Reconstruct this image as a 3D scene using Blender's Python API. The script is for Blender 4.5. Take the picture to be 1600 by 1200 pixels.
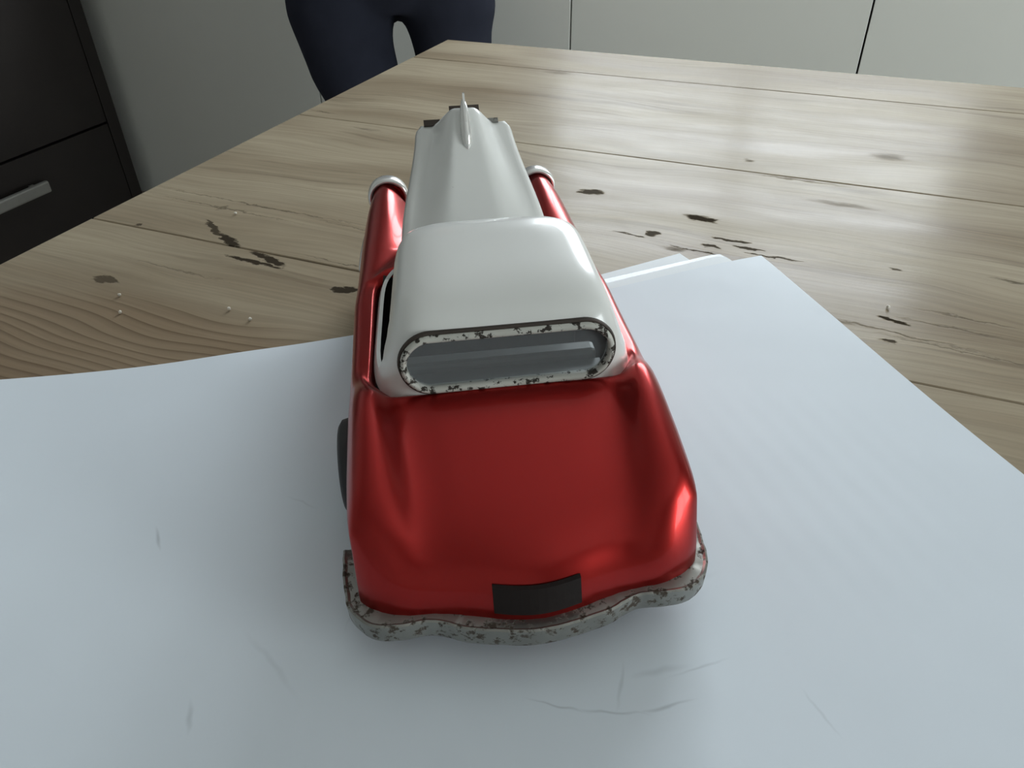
import bpy, bmesh, math, random
from mathutils import Vector, Matrix, Euler

random.seed(7)
for o in list(bpy.data.objects):
    bpy.data.objects.remove(o, do_unlink=True)
SC = bpy.context.scene
COL = SC.collection
S = 0.25            # one car drawing unit in metres
R = math.radians

# ------------------------------------------------------------------ camera
cam_d = bpy.data.cameras.new('camera')
cam_d.sensor_width = 36.0
cam_d.lens = 36.0 * 1192.0 / 1600.0
cam_d.clip_start = 0.01
cam = bpy.data.objects.new('camera', cam_d)
COL.objects.link(cam)
c_right = Vector((0.923, 0.385, -0.016)).normalized()
c_fwd = Vector((-0.318, 0.736, -0.598)).normalized()
c_up = c_right.cross(c_fwd).normalized()
c_right = c_fwd.cross(c_up).normalized()
cam.matrix_world = Matrix(((c_right.x, c_up.x, -c_fwd.x, 0.0),
                           (c_right.y, c_up.y, -c_fwd.y, 0.0),
                           (c_right.z, c_up.z, -c_fwd.z, 0.25),
                           (0, 0, 0, 1)))
SC.camera = cam

# ------------------------------------------------------------------ world, light, exposure
world = bpy.data.worlds.new('overcast_sky')
SC.world = world
world.use_nodes = True
wb = world.node_tree.nodes['Background']
wb.inputs['Color'].default_value = (0.80, 0.90, 1.0, 1)
wb.inputs['Strength'].default_value = 1.0


def area_light(name, loc, rot, sx, sy, power, color):
    d = bpy.data.lights.new(name, 'AREA')
    d.shape = 'RECTANGLE'
    d.size = sx
    d.size_y = sy
    d.energy = power
    d.color = color
    o = bpy.data.objects.new(name, d)
    o.location = loc
    o.rotation_euler = rot
    COL.objects.link(o)
    return o


# daylight in the window over the kitchen counter; fill light behind an unseen added door brightens the cabinets
area_light('window_daylight', (-0.25, 2.34, 0.86), (R(-90), 0, 0), 1.18, 0.98, 42.0, (0.92, 0.96, 1.0))
area_light('added_cabinet_fill', (2.71, 0.20, 0.15), (0, R(90), 0), 1.70, 1.16, 70.0, (0.92, 0.97, 0.97))

SC.view_settings.view_transform = 'Standard'
SC.view_settings.look = 'None'
SC.view_settings.gamma = 1.0
SC.view_settings.use_curve_mapping = False
SC.view_settings.exposure = 0.2

# ------------------------------------------------------------------ helpers


def link(o, parent=None):
    COL.objects.link(o)
    if parent:
        o.parent = parent
    return o


def mesh_obj(name, verts, faces, mat, parent=None, smooth=True, mats=None, fmat=None):
    me = bpy.data.meshes.new(name)
    me.from_pydata([tuple(v) for v in verts], [], faces)
    me.update()
    bm = bmesh.new()
    bm.from_mesh(me)
    bmesh.ops.recalc_face_normals(bm, faces=bm.faces)
    bm.to_mesh(me)
    bm.free()
    for p in me.polygons:
        p.use_smooth = smooth
    for m in (mats or [mat]):
        me.materials.append(m)
    if fmat:
        for p, i in zip(me.polygons, fmat):
            p.material_index = i
    o = bpy.data.objects.new(name, me)
    return link(o, parent)


def bm_obj(name, bm, mat, parent=None, smooth=False):
    me = bpy.data.meshes.new(name)
    bmesh.ops.recalc_face_normals(bm, faces=bm.faces)
    bm.to_mesh(me)
    bm.free()
    for p in me.polygons:
        p.use_smooth = smooth
    me.materials.append(mat)
    o = bpy.data.objects.new(name, me)
    return link(o, parent)


def add_box(bm, lo, hi, bevel=0.0):
    vs = [bm.verts.new((x, y, z)) for x in (lo[0], hi[0]) for y in (lo[1], hi[1]) for z in (lo[2], hi[2])]
    fs = [(0, 1, 3, 2), (4, 6, 7, 5), (0, 4, 5, 1), (2, 3, 7, 6), (0, 2, 6, 4), (1, 5, 7, 3)]
    faces = [bm.faces.new([vs[i] for i in f]) for f in fs]
    if bevel > 0:
        es = list({e for f in faces for e in f.edges})
        bmesh.ops.bevel(bm, geom=es, offset=bevel, segments=2, affect='EDGES', profile=0.5)


def box(name, lo, hi, mat, parent=None, bevel=0.0):
    bm = bmesh.new()
    add_box(bm, lo, hi, bevel)
    return bm_obj(name, bm, mat, parent)


def lathe(name, prof, mat, parent, n=32, axis='Y', center=(0, 0, 0), closed=False):
    """prof: list of (radius, along axis)."""
    verts, faces = [], []
    for r, a in prof:
        for k in range(n):
            t = 2 * math.pi * k / n
            c, s = math.cos(t) * r, math.sin(t) * r
            p = {'Y': (c, a, s), 'X': (a, c, s), 'Z': (c, s, a)}[axis]
            verts.append((p[0] + center[0], p[1] + center[1], p[2] + center[2]))
    m = len(prof)
    for i in range(m if closed else m - 1):
        j = (i + 1) % m
        for k in range(n):
            l = (k + 1) % n
            faces.append((i * n + k, i * n + l, j * n + l, j * n + k))
    if not closed:
        faces.append(tuple(range(n)))
        faces.append(tuple((m - 1) * n + k for k in range(n)))
    return mesh_obj(name, verts, faces, mat, parent)


def empty(name, loc, rz=0.0):
    o = bpy.data.objects.new(name, None)
    o.empty_display_size = 0.05
    o.location = loc
    o.rotation_euler = (0, 0, rz)
    return link(o)


def tag(o, label=None, cat=None, group=None, kind=None):
    if label:
        o['label'] = label
    if cat:
        o['category'] = cat
    if group:
        o['group'] = group
    if kind:
        o['kind'] = kind
    return o


def struct(o):
    o['kind'] = 'structure'
    return o


def bake(o):
    """apply the modifiers of an object through the depsgraph"""
    bpy.context.view_layer.update()
    dg = bpy.context.evaluated_depsgraph_get()
    me = bpy.data.meshes.new_from_object(o.evaluated_get(dg))
    o.modifiers.clear()
    old = o.data
    o.data = me
    bpy.data.meshes.remove(old)
    return o


def subsurf(o, n):
    m = o.modifiers.new('smooth', 'SUBSURF')
    m.levels = n
    m.render_levels = n
    return o


# ------------------------------------------------------------------ materials
def new_mat(name):
    m = bpy.data.materials.new(name)
    m.use_nodes = True
    nt = m.node_tree
    b = nt.nodes['Principled BSDF']
    return m, nt, b


def N(nt, kind, **kw):
    n = nt.nodes.new(kind)
    for k, v in kw.items():
        setattr(n, k, v)
    return n


def plain(name, col, rough=0.5, metal=0.0, coat=0.0, spec=0.5, var=0.0, scale=40, bump=0.0, coat_rough=0.05):
    m, nt, b = new_mat(name)
    b.inputs['Base Color'].default_value = (*col, 1)
    b.inputs['Roughness'].default_value = rough
    b.inputs['Metallic'].default_value = metal
    b.inputs['Coat Weight'].default_value = coat
    b.inputs['Coat Roughness'].default_value = coat_rough
    b.inputs['Specular IOR Level'].default_value = spec
    tc = N(nt, 'ShaderNodeTexCoord')
    nz = N(nt, 'ShaderNodeTexNoise')
    nz.inputs['Scale'].default_value = scale
    nz.inputs['Detail'].default_value = 5
    nt.links.new(tc.outputs['Object'], nz.inputs['Vector'])
    if var > 0:
        mx = N(nt, 'ShaderNodeMix', data_type='RGBA')
        mx.inputs['A'].default_value = (*[c * (1 - var) for c in col], 1)
        mx.inputs['B'].default_value = (*[min(1, c * (1 + var)) for c in col], 1)
        nt.links.new(nz.outputs['Fac'], mx.inputs['Factor'])
        nt.links.new(mx.outputs['Result'], b.inputs['Base Color'])
    if bump > 0:
        bp = N(nt, 'ShaderNodeBump')
        bp.inputs['Strength'].default_value = bump
        bp.inputs['Distance'].default_value = 0.001
        nt.links.new(nz.outputs['Fac'], bp.inputs['Height'])
        nt.links.new(bp.outputs['Normal'], b.inputs['Normal'])
    return m


def chipped(name, col, chip, rough, metal, chip_rough, scale, lo, hi, var=0.1, chip_metal=0.2, coat=0.0):
    """paint or plating worn through in ragged spots"""
    m, nt, b = new_mat(name)
    tc = N(nt, 'ShaderNodeTexCoord')
    n1 = N(nt, 'ShaderNodeTexNoise')
    n1.inputs['Scale'].default_value = scale
    n1.inputs['Detail'].default_value = 6
    n1.inputs['Roughness'].default_value = 0.65
    n2 = N(nt, 'ShaderNodeTexNoise')
    n2.inputs['Scale'].default_value = scale * 0.25
    n2.inputs['Detail'].default_value = 3
    for n in (n1, n2):
        nt.links.new(tc.outputs['Object'], n.inputs['Vector'])
    mr = N(nt, 'ShaderNodeMapRange')
    mr.inputs['From Min'].default_value = lo
    mr.inputs['From Max'].default_value = hi
    nt.links.new(n1.outputs['Fac'], mr.inputs['Value'])
    base = N(nt, 'ShaderNodeMix', data_type='RGBA')
    base.inputs['A'].default_value = (*[c * (1 - var) for c in col], 1)
    base.inputs['B'].default_value = (*[min(1, c * (1 + var)) for c in col], 1)
    nt.links.new(n2.outputs['Fac'], base.inputs['Factor'])
    mx = N(nt, 'ShaderNodeMix', data_type='RGBA')
    nt.links.new(mr.outputs['Result'], mx.inputs['Factor'])
    nt.links.new(base.outputs['Result'], mx.inputs['A'])
    mx.inputs['B'].default_value = (*chip, 1)
    nt.links.new(mx.outputs['Result'], b.inputs['Base Color'])
    for sock, a, c in (('Roughness', rough, chip_rough), ('Metallic', metal, chip_metal)):
        r = N(nt, 'ShaderNodeMapRange')
        r.inputs['To Min'].default_value = a
        r.inputs['To Max'].default_value = c
        nt.links.new(mr.outputs['Result'], r.inputs['Value'])
        nt.links.new(r.outputs['Result'], b.inputs[sock])
    bp = N(nt, 'ShaderNodeBump')
    bp.inputs['Strength'].default_value = 0.4
    bp.inputs['Distance'].default_value = 0.0006
    bp.invert = True
    nt.links.new(mr.outputs['Result'], bp.inputs['Height'])
    nt.links.new(bp.outputs['Normal'], b.inputs['Normal'])
    b.inputs['Coat Weight'].default_value = coat
    return m


M_RED = plain('candy_red_paint', (0.34, 0.015, 0.013), 0.30, 0.85, 0.22, var=0.12, scale=14)
M_WHITE = chipped('white_lacquer', (0.70, 0.71, 0.69), (0.06, 0.045, 0.035), 0.27, 0.0, 0.8, 60, 0.735, 0.755, 0.04, 0.2, 0.3)
M_FRAME = chipped('chipped_white_rim', (0.45, 0.45, 0.41), (0.03, 0.024, 0.018), 0.4, 0.0, 0.8, 260, 0.53, 0.57, 0.2)
M_CHROME = chipped('tarnished_chrome', (0.28, 0.28, 0.258), (0.06, 0.045, 0.033), 0.36, 0.8, 0.85, 240, 0.53, 0.60, 0.35)
M_BRIGHT = plain('bright_plating', (0.82, 0.82, 0.80), 0.22, 0.6, var=0.08)
M_DARK = plain('dark_tinplate', (0.035, 0.033, 0.032), 0.55, 0.4, var=0.3, scale=30)
M_RUST = plain('brown_rusted_tin', (0.055, 0.042, 0.034), 0.7, 0.3, var=0.4, scale=90)
M_CABIN = plain('grey_printed_tin', (0.11, 0.115, 0.12), 0.45, 0.2, var=0.3, scale=30)
M_SEAT = plain('pale_grey_tin', (0.17, 0.18, 0.18), 0.4, 0.2, var=0.2, scale=30)
M_RUBBER = plain('black_rubber', (0.022, 0.022, 0.024), 0.6, 0.0, var=0.25, scale=80)
M_PLATE = plain('dark_plate_tin', (0.014, 0.010, 0.009), 0.6, 0.0, spec=0.15, var=0.3, scale=120, bump=0.3)
M_CABINET = plain('white_cabinet_lacquer', (0.82, 0.84, 0.80), 0.45, var=0.02, scale=3)
M_WALL = plain('off_white_wall_paint', (0.50, 0.50, 0.48), 0.85, var=0.03, scale=6, bump=0.1)
M_CEIL = plain('white_ceiling_paint', (0.60, 0.60, 0.59), 0.9, var=0.02, scale=6)
M_WENGE = plain('dark_brown_veneer', (0.016, 0.012, 0.011), 0.55, var=0.25, scale=12)
M_STEEL = plain('brushed_steel', (0.36, 0.36, 0.34), 0.4, 0.6, var=0.1, scale=60)
M_GAP = plain('dark_gap_board', (0.16, 0.16, 0.15), 0.8)
M_WORKTOP = plain('grey_stone_worktop', (0.30, 0.29, 0.28), 0.35, var=0.3, scale=60)
M_FRAMEWOOD = plain('white_window_frame', (0.75, 0.76, 0.76), 0.4)
M_DENIM = plain('navy_trouser_cloth', (0.026, 0.029, 0.044), 0.95, spec=0.1, var=0.25, scale=18, bump=0.3)
M_SHIRT = plain('grey_shirt_cloth', (0.10, 0.11, 0.13), 0.9, spec=0.2, var=0.2, scale=20)
M_SKIN = plain('skin', (0.55, 0.34, 0.25), 0.55, var=0.08, scale=25)
M_HAIR = plain('dark_brown_hair', (0.03, 0.02, 0.015), 0.6, var=0.3, scale=60)
M_SHOE = plain('dark_shoe_leather', (0.03, 0.025, 0.022), 0.45, var=0.2)
M_EYE = plain('dark_eye', (0.03, 0.02, 0.02), 0.2)
M_CRUMB = plain('bread_crumb', (0.78, 0.74, 0.66), 0.8, var=0.15, scale=400)


def make_glass(name, tint, amount, rough):
    m, nt, b = new_mat(name)
    out = nt.nodes['Material Output']
    tr = N(nt, 'ShaderNodeBsdfTransparent')
    tr.inputs['Color'].default_value = (*tint, 1)
    b.inputs['Base Color'].default_value = (0.78, 0.82, 0.85, 1)
    b.inputs['Roughness'].default_value = rough
    mx = N(nt, 'ShaderNodeMixShader')
    mx.inputs['Fac'].default_value = amount
    nt.links.new(tr.outputs[0], mx.inputs[1])
    nt.links.new(b.outputs[0], mx.inputs[2])
    nt.links.new(mx.outputs[0], out.inputs['Surface'])
    return m


M_GLASS = make_glass('dull_celluloid', (0.72, 0.74, 0.74), 0.09, 0.2)
M_PANE = make_glass('window_glass', (0.97, 0.98, 0.98), 0.06, 0.02)
M_SLEEVE = make_glass('clear_plastic_sleeve', (0.95, 0.97, 0.98), 0.5, 0.2)
M_LENS = plain('headlamp_lens', (0.75, 0.77, 0.76), 0.15, 0.2, 0.5)

# --- old pine: planks run along X; object coordinates are those of the table root
TBL = (0.55, 0.385, -0.75)      # table root on the floor
GOUGES = [  # centre x, y, half length, half width, angle, darkness, in room coordinates
    (-.4228, .4083, .0166, .0022, -30, .9), (-.3995, .3960, .0127, .0034, -25, 1.), (-.3580, .3743, .0231, .0022, -3, 1.),
    (-.3525, .3817, .0172, .0026, -14, 1.), (-.2750, .3635, .0085, .0030, 18, 1.), (-.4380, .3160, .0090, .0036, 4, .75),
    (-.4844, .3920, .0028, .0022, 60, .8), (-.1747, .5756, .0088, .0042, 8, .9),
    (-.0800, .5563, .0120, .0042, -10, 1.), (-.1084, .5174, .0052, .0034, 4, .9), (-.0519, .5265, .0125, .0016, 0, .9),
    (-.0641, .5120, .0060, .0018, -5, .9), (-.0388, .5184, .0095, .0016, -1, .9), (-.0870, .4975, .0085, .0026, -5, .6),
    (-.0728, .5010, .0165, .0009, -3, .8), (.0578, .4517, .0072, .0022, -16, 1.), (.0539, .4267, .0050, .0016, -2, .9),
    (.0587, .5217, .0034, .0009, -4, .8), (.1282, .5305, .0110, .0022, -3, .7), (-.3233, .9063, .0215, .0075, -6, .35),
    (-.4345, .6485, .0165, .0030, -4, .45), (-.0657, .6908, .0050, .0042, 0, .6), (.0490, .7424, .0160, .0090, 0, .40),
    (-.1239, .5105, .0120, .0010, -5, .8), (-.5062, .6805, .0180, .0018, -5, .6), (-.0200, .5110, .0160, .0010, 0, .8),
    (-.4433, .4418, .0060, .0030, 91, .5), (-.30, .395, .03, .0007, -3, .7), (.02, .62, .03, .004, -2, .35),
    (-.42, .455, .11, .0010, -1.5, .60), (-.44, .441, .08, .0009, -2, .55), (-.30, .447, .06, .0008, -2, .5), (-.40, .345, .05, .0009, -2, .35),
    (.06, .437, .05, .0009, -5, .55), (.10, .43, .05, .0010, -4, .5), (-.02, .66, .045, .0016, -2, .45), (.10, .47, .035, .0012, -4, .5), (.09, .455, .03, .0014, -3, .5),
]


def make_wood(y_lo=-9.0, y_hi=9.0):
    """pine with the gouges and knots of one board (those between y_lo and y_hi)"""
    m, nt, b = new_mat('old_bleached_pine')
    L = nt.links.new
    tc = N(nt, 'ShaderNodeTexCoord')
    oi = N(nt, 'ShaderNodeObjectInfo')
    # slow drift of the grain across the board
    warp = N(nt, 'ShaderNodeTexNoise')
    warp.inputs['Scale'].default_value = 3.2
    warp.inputs['Detail'].default_value = 2
    mw = N(nt, 'ShaderNodeMapping')
    mw.inputs['Scale'].default_value = (1.0, 2.2, 1.0)
    L(tc.outputs['Object'], mw.inputs['Vector'])
    L(mw.outputs['Vector'], warp.inputs['Vector'])
    wsub = N(nt, 'ShaderNodeVectorMath', operation='SUBTRACT')
    wsub.inputs[1].default_value = (0.5, 0.5, 0.5)
    L(warp.outputs['Color'], wsub.inputs[0])
    wmul = N(nt, 'ShaderNodeVectorMath', operation='MULTIPLY')
    wmul.inputs[1].default_value = (0.0, 0.085, 0.0)
    L(wsub.outputs[0], wmul.inputs[0])
    rnd = N(nt, 'ShaderNodeCombineXYZ')
    L(oi.outputs['Random'], rnd.inputs['X'])
    radd = N(nt, 'ShaderNodeVectorMath', operation='ADD')
    L(tc.outputs['Object'], radd.inputs[0])
    L(rnd.outputs[0], radd.inputs[1])
    wadd = N(nt, 'ShaderNodeVectorMath', operation='ADD')
    L(radd.outputs[0], wadd.inputs[0])
    L(wmul.outputs[0], wadd.inputs[1])
    # growth lines
    wave = N(nt, 'ShaderNodeTexWave', wave_type='BANDS', bands_direction='Y', wave_profile='SAW')
    wave.inputs['Scale'].default_value = 38.0
    wave.inputs['Distortion'].default_value = 1.6
    wave.inputs['Detail'].default_value = 2.0
    wave.inputs['Detail Scale'].default_value = 0.6
    wmap = N(nt, 'ShaderNodeMapping')
    wmap.inputs['Scale'].default_value = (0.25, 1.0, 1.0)
    L(wadd.outputs[0], wmap.inputs['Vector'])
    L(wmap.outputs[0], wave.inputs['Vector'])
    wpow = N(nt, 'ShaderNodeMath', operation='POWER')
    wpow.inputs[1].default_value = 3.0
    L(wave.outputs['Fac'], wpow.inputs[0])
    # where the growth lines show
    mask = N(nt, 'ShaderNodeTexNoise')
    mask.inputs['Scale'].default_value = 5.0
    mask.inputs['Detail'].default_value = 2
    mm = N(nt, 'ShaderNodeMapping')
    mm.inputs['Location'].default_value = (0.37, 0.1, 0)
    mm.inputs['Scale'].default_value = (0.6, 2.0, 1)
    L(tc.outputs['Object'], mm.inputs['Vector'])
    L(mm.outputs[0], mask.inputs['Vector'])
    mmr = N(nt, 'ShaderNodeMapRange')
    mmr.inputs['From Min'].default_value = 0.42
    mmr.inputs['From Max'].default_value = 0.66
    mmr.inputs['To Min'].default_value = 0.03
    mmr.inputs['To Max'].default_value = 0.30
    L(mask.outputs['Fac'], mmr.inputs['Value'])
    # the strongly ridged corner of the front-left board
    ridge_map = N(nt, 'ShaderNodeMapping', vector_type='TEXTURE')
    ridge_map.inputs['Location'].default_value = (-0.40 - TBL[0], 0.235 - TBL[1], 0.75)
    ridge_map.inputs['Rotation'].default_value = (0, 0, R(10))
    ridge_map.inputs['Scale'].default_value = (0.24, 0.085, 10)
    L(tc.outputs['Object'], ridge_map.inputs['Vector'])
    rl = N(nt, 'ShaderNodeVectorMath', operation='LENGTH')
    L(ridge_map.outputs[0], rl.inputs[0])
    rr = N(nt, 'ShaderNodeMapRange', interpolation_type='SMOOTHSTEP')
    rr.inputs['From Min'].default_value = 1.0
    rr.inputs['From Max'].default_value = 0.55
    L(rl.outputs['Value'], rr.inputs['Value'])
    mk = N(nt, 'ShaderNodeMath', operation='MAXIMUM')
    L(mmr.outputs[0], mk.inputs[0])
    L(rr.outputs[0], mk.inputs[1])
    lines = N(nt, 'ShaderNodeMath', operation='MULTIPLY')
    L(wpow.outputs[0], lines.inputs[0])
    L(mk.outputs[0], lines.inputs[1])
    # fine fibre
    fib = N(nt, 'ShaderNodeTexNoise')
    fib.inputs['Scale'].default_value = 9.0
    fib.inputs['Detail'].default_value = 6
    fib.inputs['Roughness'].default_value = 0.6
    fm = N(nt, 'ShaderNodeMapping')
    fm.inputs['Scale'].default_value = (0.9, 42.0, 1.0)
    L(wadd.outputs[0], fm.inputs['Vector'])
    L(fm.outputs[0], fib.inputs['Vector'])
    # broad patches
    pat = N(nt, 'ShaderNodeTexNoise')
    pat.inputs['Scale'].default_value = 4.0
    pat.inputs['Detail'].default_value = 4
    pm = N(nt, 'ShaderNodeMapping')
    pm.inputs['Scale'].default_value = (0.8, 4.0, 1.0)
    L(wadd.outputs[0], pm.inputs['Vector'])
    L(pm.outputs[0], pat.inputs['Vector'])
    c1 = N(nt, 'ShaderNodeMix', data_type='RGBA')
    c1.inputs['A'].default_value = (0.265, 0.208, 0.140, 1)
    c1.inputs['B'].default_value = (0.395, 0.335, 0.24, 1)
    pr = N(nt, 'ShaderNodeMapRange')
    pr.inputs['From Min'].default_value = 0.3
    pr.inputs['From Max'].default_value = 0.62
    L(pat.outputs['Fac'], pr.inputs['Value'])
    L(pr.outputs[0], c1.inputs['Factor'])
    c2 = N(nt, 'ShaderNodeMix', data_type='RGBA', blend_type='MULTIPLY')
    fr = N(nt, 'ShaderNodeMapRange')
    fr.inputs['From Min'].default_value = 0.3
    fr.inputs['From Max'].default_value = 0.7
    fr.inputs['To Min'].default_value = 0.84
    fr.inputs['To Max'].default_value = 1.08
    L(fib.outputs['Fac'], fr.inputs['Value'])
    fc = N(nt, 'ShaderNodeCombineColor')
    for i in range(3):
        L(fr.outputs[0], fc.inputs[i])
    c2.inputs['Factor'].default_value = 1.0
    L(c1.outputs['Result'], c2.inputs['A'])
    L(fc.outputs[0], c2.inputs['B'])
    # thin dark streaks along the grain
    stn = N(nt, 'ShaderNodeTexNoise')
    stn.inputs['Scale'].default_value = 6.0
    stn.inputs['Detail'].default_value = 5
    stn.inputs['Roughness'].default_value = 0.55
    stm = N(nt, 'ShaderNodeMapping')
    stm.inputs['Location'].default_value = (3.1, 1.7, 0)
    stm.inputs['Scale'].default_value = (0.75, 11.0, 1.0)
    L(wadd.outputs[0], stm.inputs['Vector'])
    L(stm.outputs[0], stn.inputs['Vector'])
    str_ = N(nt, 'ShaderNodeMapRange', interpolation_type='SMOOTHSTEP')
    str_.inputs['From Min'].default_value = 0.57
    str_.inputs['From Max'].default_value = 0.70
    str_.inputs['To Max'].default_value = 0.42
    L(stn.outputs['Fac'], str_.inputs['Value'])
    c2b = N(nt, 'ShaderNodeMix', data_type='RGBA')
    L(str_.outputs[0], c2b.inputs['Factor'])
    L(c2.outputs['Result'], c2b.inputs['A'])
    c2b.inputs['B'].default_value = (0.13, 0.095, 0.062, 1)
    c3 = N(nt, 'ShaderNodeMix', data_type='RGBA')
    lf = N(nt, 'ShaderNodeMath', operation='MULTIPLY')
    lf.inputs[1].default_value = 0.72
    L(lines.outputs[0], lf.inputs[0])
    L(lf.outputs[0], c3.inputs['Factor'])
    # browner heartwood in that corner
    c2c = N(nt, 'ShaderNodeMix', data_type='RGBA')
    hwf = N(nt, 'ShaderNodeMath', operation='MULTIPLY')
    hwf.inputs[1].default_value = 0.45
    L(rr.outputs[0], hwf.inputs[0])
    L(hwf.outputs[0], c2c.inputs['Factor'])
    L(c2b.outputs['Result'], c2c.inputs['A'])
    c2c.inputs['B'].default_value = (0.21, 0.135, 0.078, 1)
    L(c2c.outputs['Result'], c3.inputs['A'])
    c3.inputs['B'].default_value = (0.085, 0.052, 0.029, 1)
    # gouges, worm tracks and knots, each at its place on the board
    gw = N(nt, 'ShaderNodeTexNoise')
    gw.inputs['Scale'].default_value = 170
    gw.inputs['Detail'].default_value = 5
    gw.inputs['Roughness'].default_value = 0.65
    gm = N(nt, 'ShaderNodeMapping')
    gm.inputs['Scale'].default_value = (0.45, 1.0, 1.0)
    L(tc.outputs['Object'], gm.inputs['Vector'])
    L(gm.outputs[0], gw.inputs['Vector'])
    gs = N(nt, 'ShaderNodeVectorMath', operation='SUBTRACT')
    gs.inputs[1].default_value = (0.5, 0.5, 0.5)
    L(gw.outputs['Color'], gs.inputs[0])
    gk = N(nt, 'ShaderNodeVectorMath', operation='MULTIPLY')
    gk.inputs[1].default_value = (0.020, 0.012, 0.0)
    L(gs.outputs[0], gk.inputs[0])
    ga = N(nt, 'ShaderNodeVectorMath', operation='ADD')
    L(tc.outputs['Object'], ga.inputs[0])
    L(gk.outputs[0], ga.inputs[1])
    acc = None
    mine = [g_ for g_ in GOUGES if y_lo - 0.012 <= g_[1] <= y_hi + 0.012] or GOUGES[:1]
    for (x, y, hl, hw, ang, dk) in mine:
        mp = N(nt, 'ShaderNodeMapping', vector_type='TEXTURE')
        mp.inputs['Location'].default_value = (x - TBL[0], y - TBL[1], 0.75)
        mp.inputs['Rotation'].default_value = (0, 0, R(ang))
        mp.inputs['Scale'].default_value = (hl * 1.25, hw * 1.35, 10)
        L(ga.outputs[0], mp.inputs['Vector'])
        ln = N(nt, 'ShaderNodeVectorMath', operation='LENGTH')
        L(mp.outputs[0], ln.inputs[0])
        mr = N(nt, 'ShaderNodeMapRange', interpolation_type='SMOOTHSTEP')
        mr.inputs['From Min'].default_value = 1.02
        mr.inputs['From Max'].default_value = 0.72 if dk > .7 else 0.0
        mr.inputs['To Max'].default_value = dk
        L(ln.outputs['Value'], mr.inputs['Value'])
        if acc is None:
            acc = mr.outputs[0]
        else:
            mxn = N(nt, 'ShaderNodeMath', operation='MAXIMUM')
            L(acc, mxn.inputs[0])
            L(mr.outputs[0], mxn.inputs[1])
            acc = mxn.outputs[0]
    c4 = N(nt, 'ShaderNodeMix', data_type='RGBA')
    L(acc, c4.inputs['Factor'])
    L(c3.outputs['Result'], c4.inputs['A'])
    c4.inputs['B'].default_value = (0.050, 0.040, 0.029, 1)
    L(c4.outputs['Result'], b.inputs['Base Color'])
    # relief
    h1 = N(nt, 'ShaderNodeMath', operation='MULTIPLY')
    h1.inputs[1].default_value = -0.6
    L(lines.outputs[0], h1.inputs[0])
    h2 = N(nt, 'ShaderNodeMath', operation='MULTIPLY_ADD')
    L(acc, h2.inputs[0])
    h2.inputs[1].default_value = -0.8
    L(h1.outputs[0], h2.inputs[2])
    h3 = N(nt, 'ShaderNodeMath', operation='MULTIPLY_ADD')
    L(fib.outputs['Fac'], h3.inputs[0])
    h3.inputs[1].default_value = 0.22
    L(h2.outputs[0], h3.inputs[2])
    bp = N(nt, 'ShaderNodeBump')
    bp.inputs['Strength'].default_value = 0.5
    bp.inputs['Distance'].default_value = 0.0012
    L(h3.outputs[0], bp.inputs['Height'])
    L(bp.outputs['Normal'], b.inputs['Normal'])
    ro = N(nt, 'ShaderNodeMapRange')
    ro.inputs['From Min'].default_value = 0.3
    ro.inputs['From Max'].default_value = 0.7
    ro.inputs['To Min'].default_value = 0.30
    ro.inputs['To Max'].default_value = 0.50
    L(pat.outputs['Fac'], ro.inputs['Value'])
    rg = N(nt, 'ShaderNodeMath', operation='MULTIPLY_ADD')
    L(acc, rg.inputs[0])
    rg.inputs[1].default_value = 0.5
    L(ro.outputs[0], rg.inputs[2])
    L(rg.outputs[0], b.inputs['Roughness'])
    sg_ = N(nt, 'ShaderNodeMapRange')
    sg_.inputs['To Min'].default_value = 0.05
    sg_.inputs['To Max'].default_value = 0.0
    L(acc, sg_.inputs['Value'])
    L(sg_.outputs[0], b.inputs['Specular IOR Level'])
    # worn patches of varnish
    vn = N(nt, 'ShaderNodeTexNoise')
    vn.inputs['Scale'].default_value = 16
    vn.inputs['Detail'].default_value = 5
    vm = N(nt, 'ShaderNodeMapping')
    vm.inputs['Scale'].default_value = (0.55, 2.2, 1.0)
    L(wadd.outputs[0], vm.inputs['Vector'])
    L(vm.outputs[0], vn.inputs['Vector'])
    vr = N(nt, 'ShaderNodeMapRange')
    vr.inputs['From Min'].default_value = 0.38
    vr.inputs['From Max'].default_value = 0.70
    vr.inputs['To Min'].default_value = 0.05
    vr.inputs['To Max'].default_value = 0.14
    L(vn.outputs['Fac'], vr.inputs['Value'])
    inv = N(nt, 'ShaderNodeMath', operation='SUBTRACT')
    inv.inputs[0].default_value = 1.0
    L(acc, inv.inputs[1])
    vg = N(nt, 'ShaderNodeMath', operation='MULTIPLY')
    L(vr.outputs[0], vg.inputs[0])
    L(inv.outputs[0], vg.inputs[1])
    L(vg.outputs[0], b.inputs['Coat Weight'])
    b.inputs['Coat Roughness'].default_value = 0.16
    L(bp.outputs['Normal'], b.inputs['Coat Normal'])
    return m


M_WOOD = make_wood(-9.0, -8.0)


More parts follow.
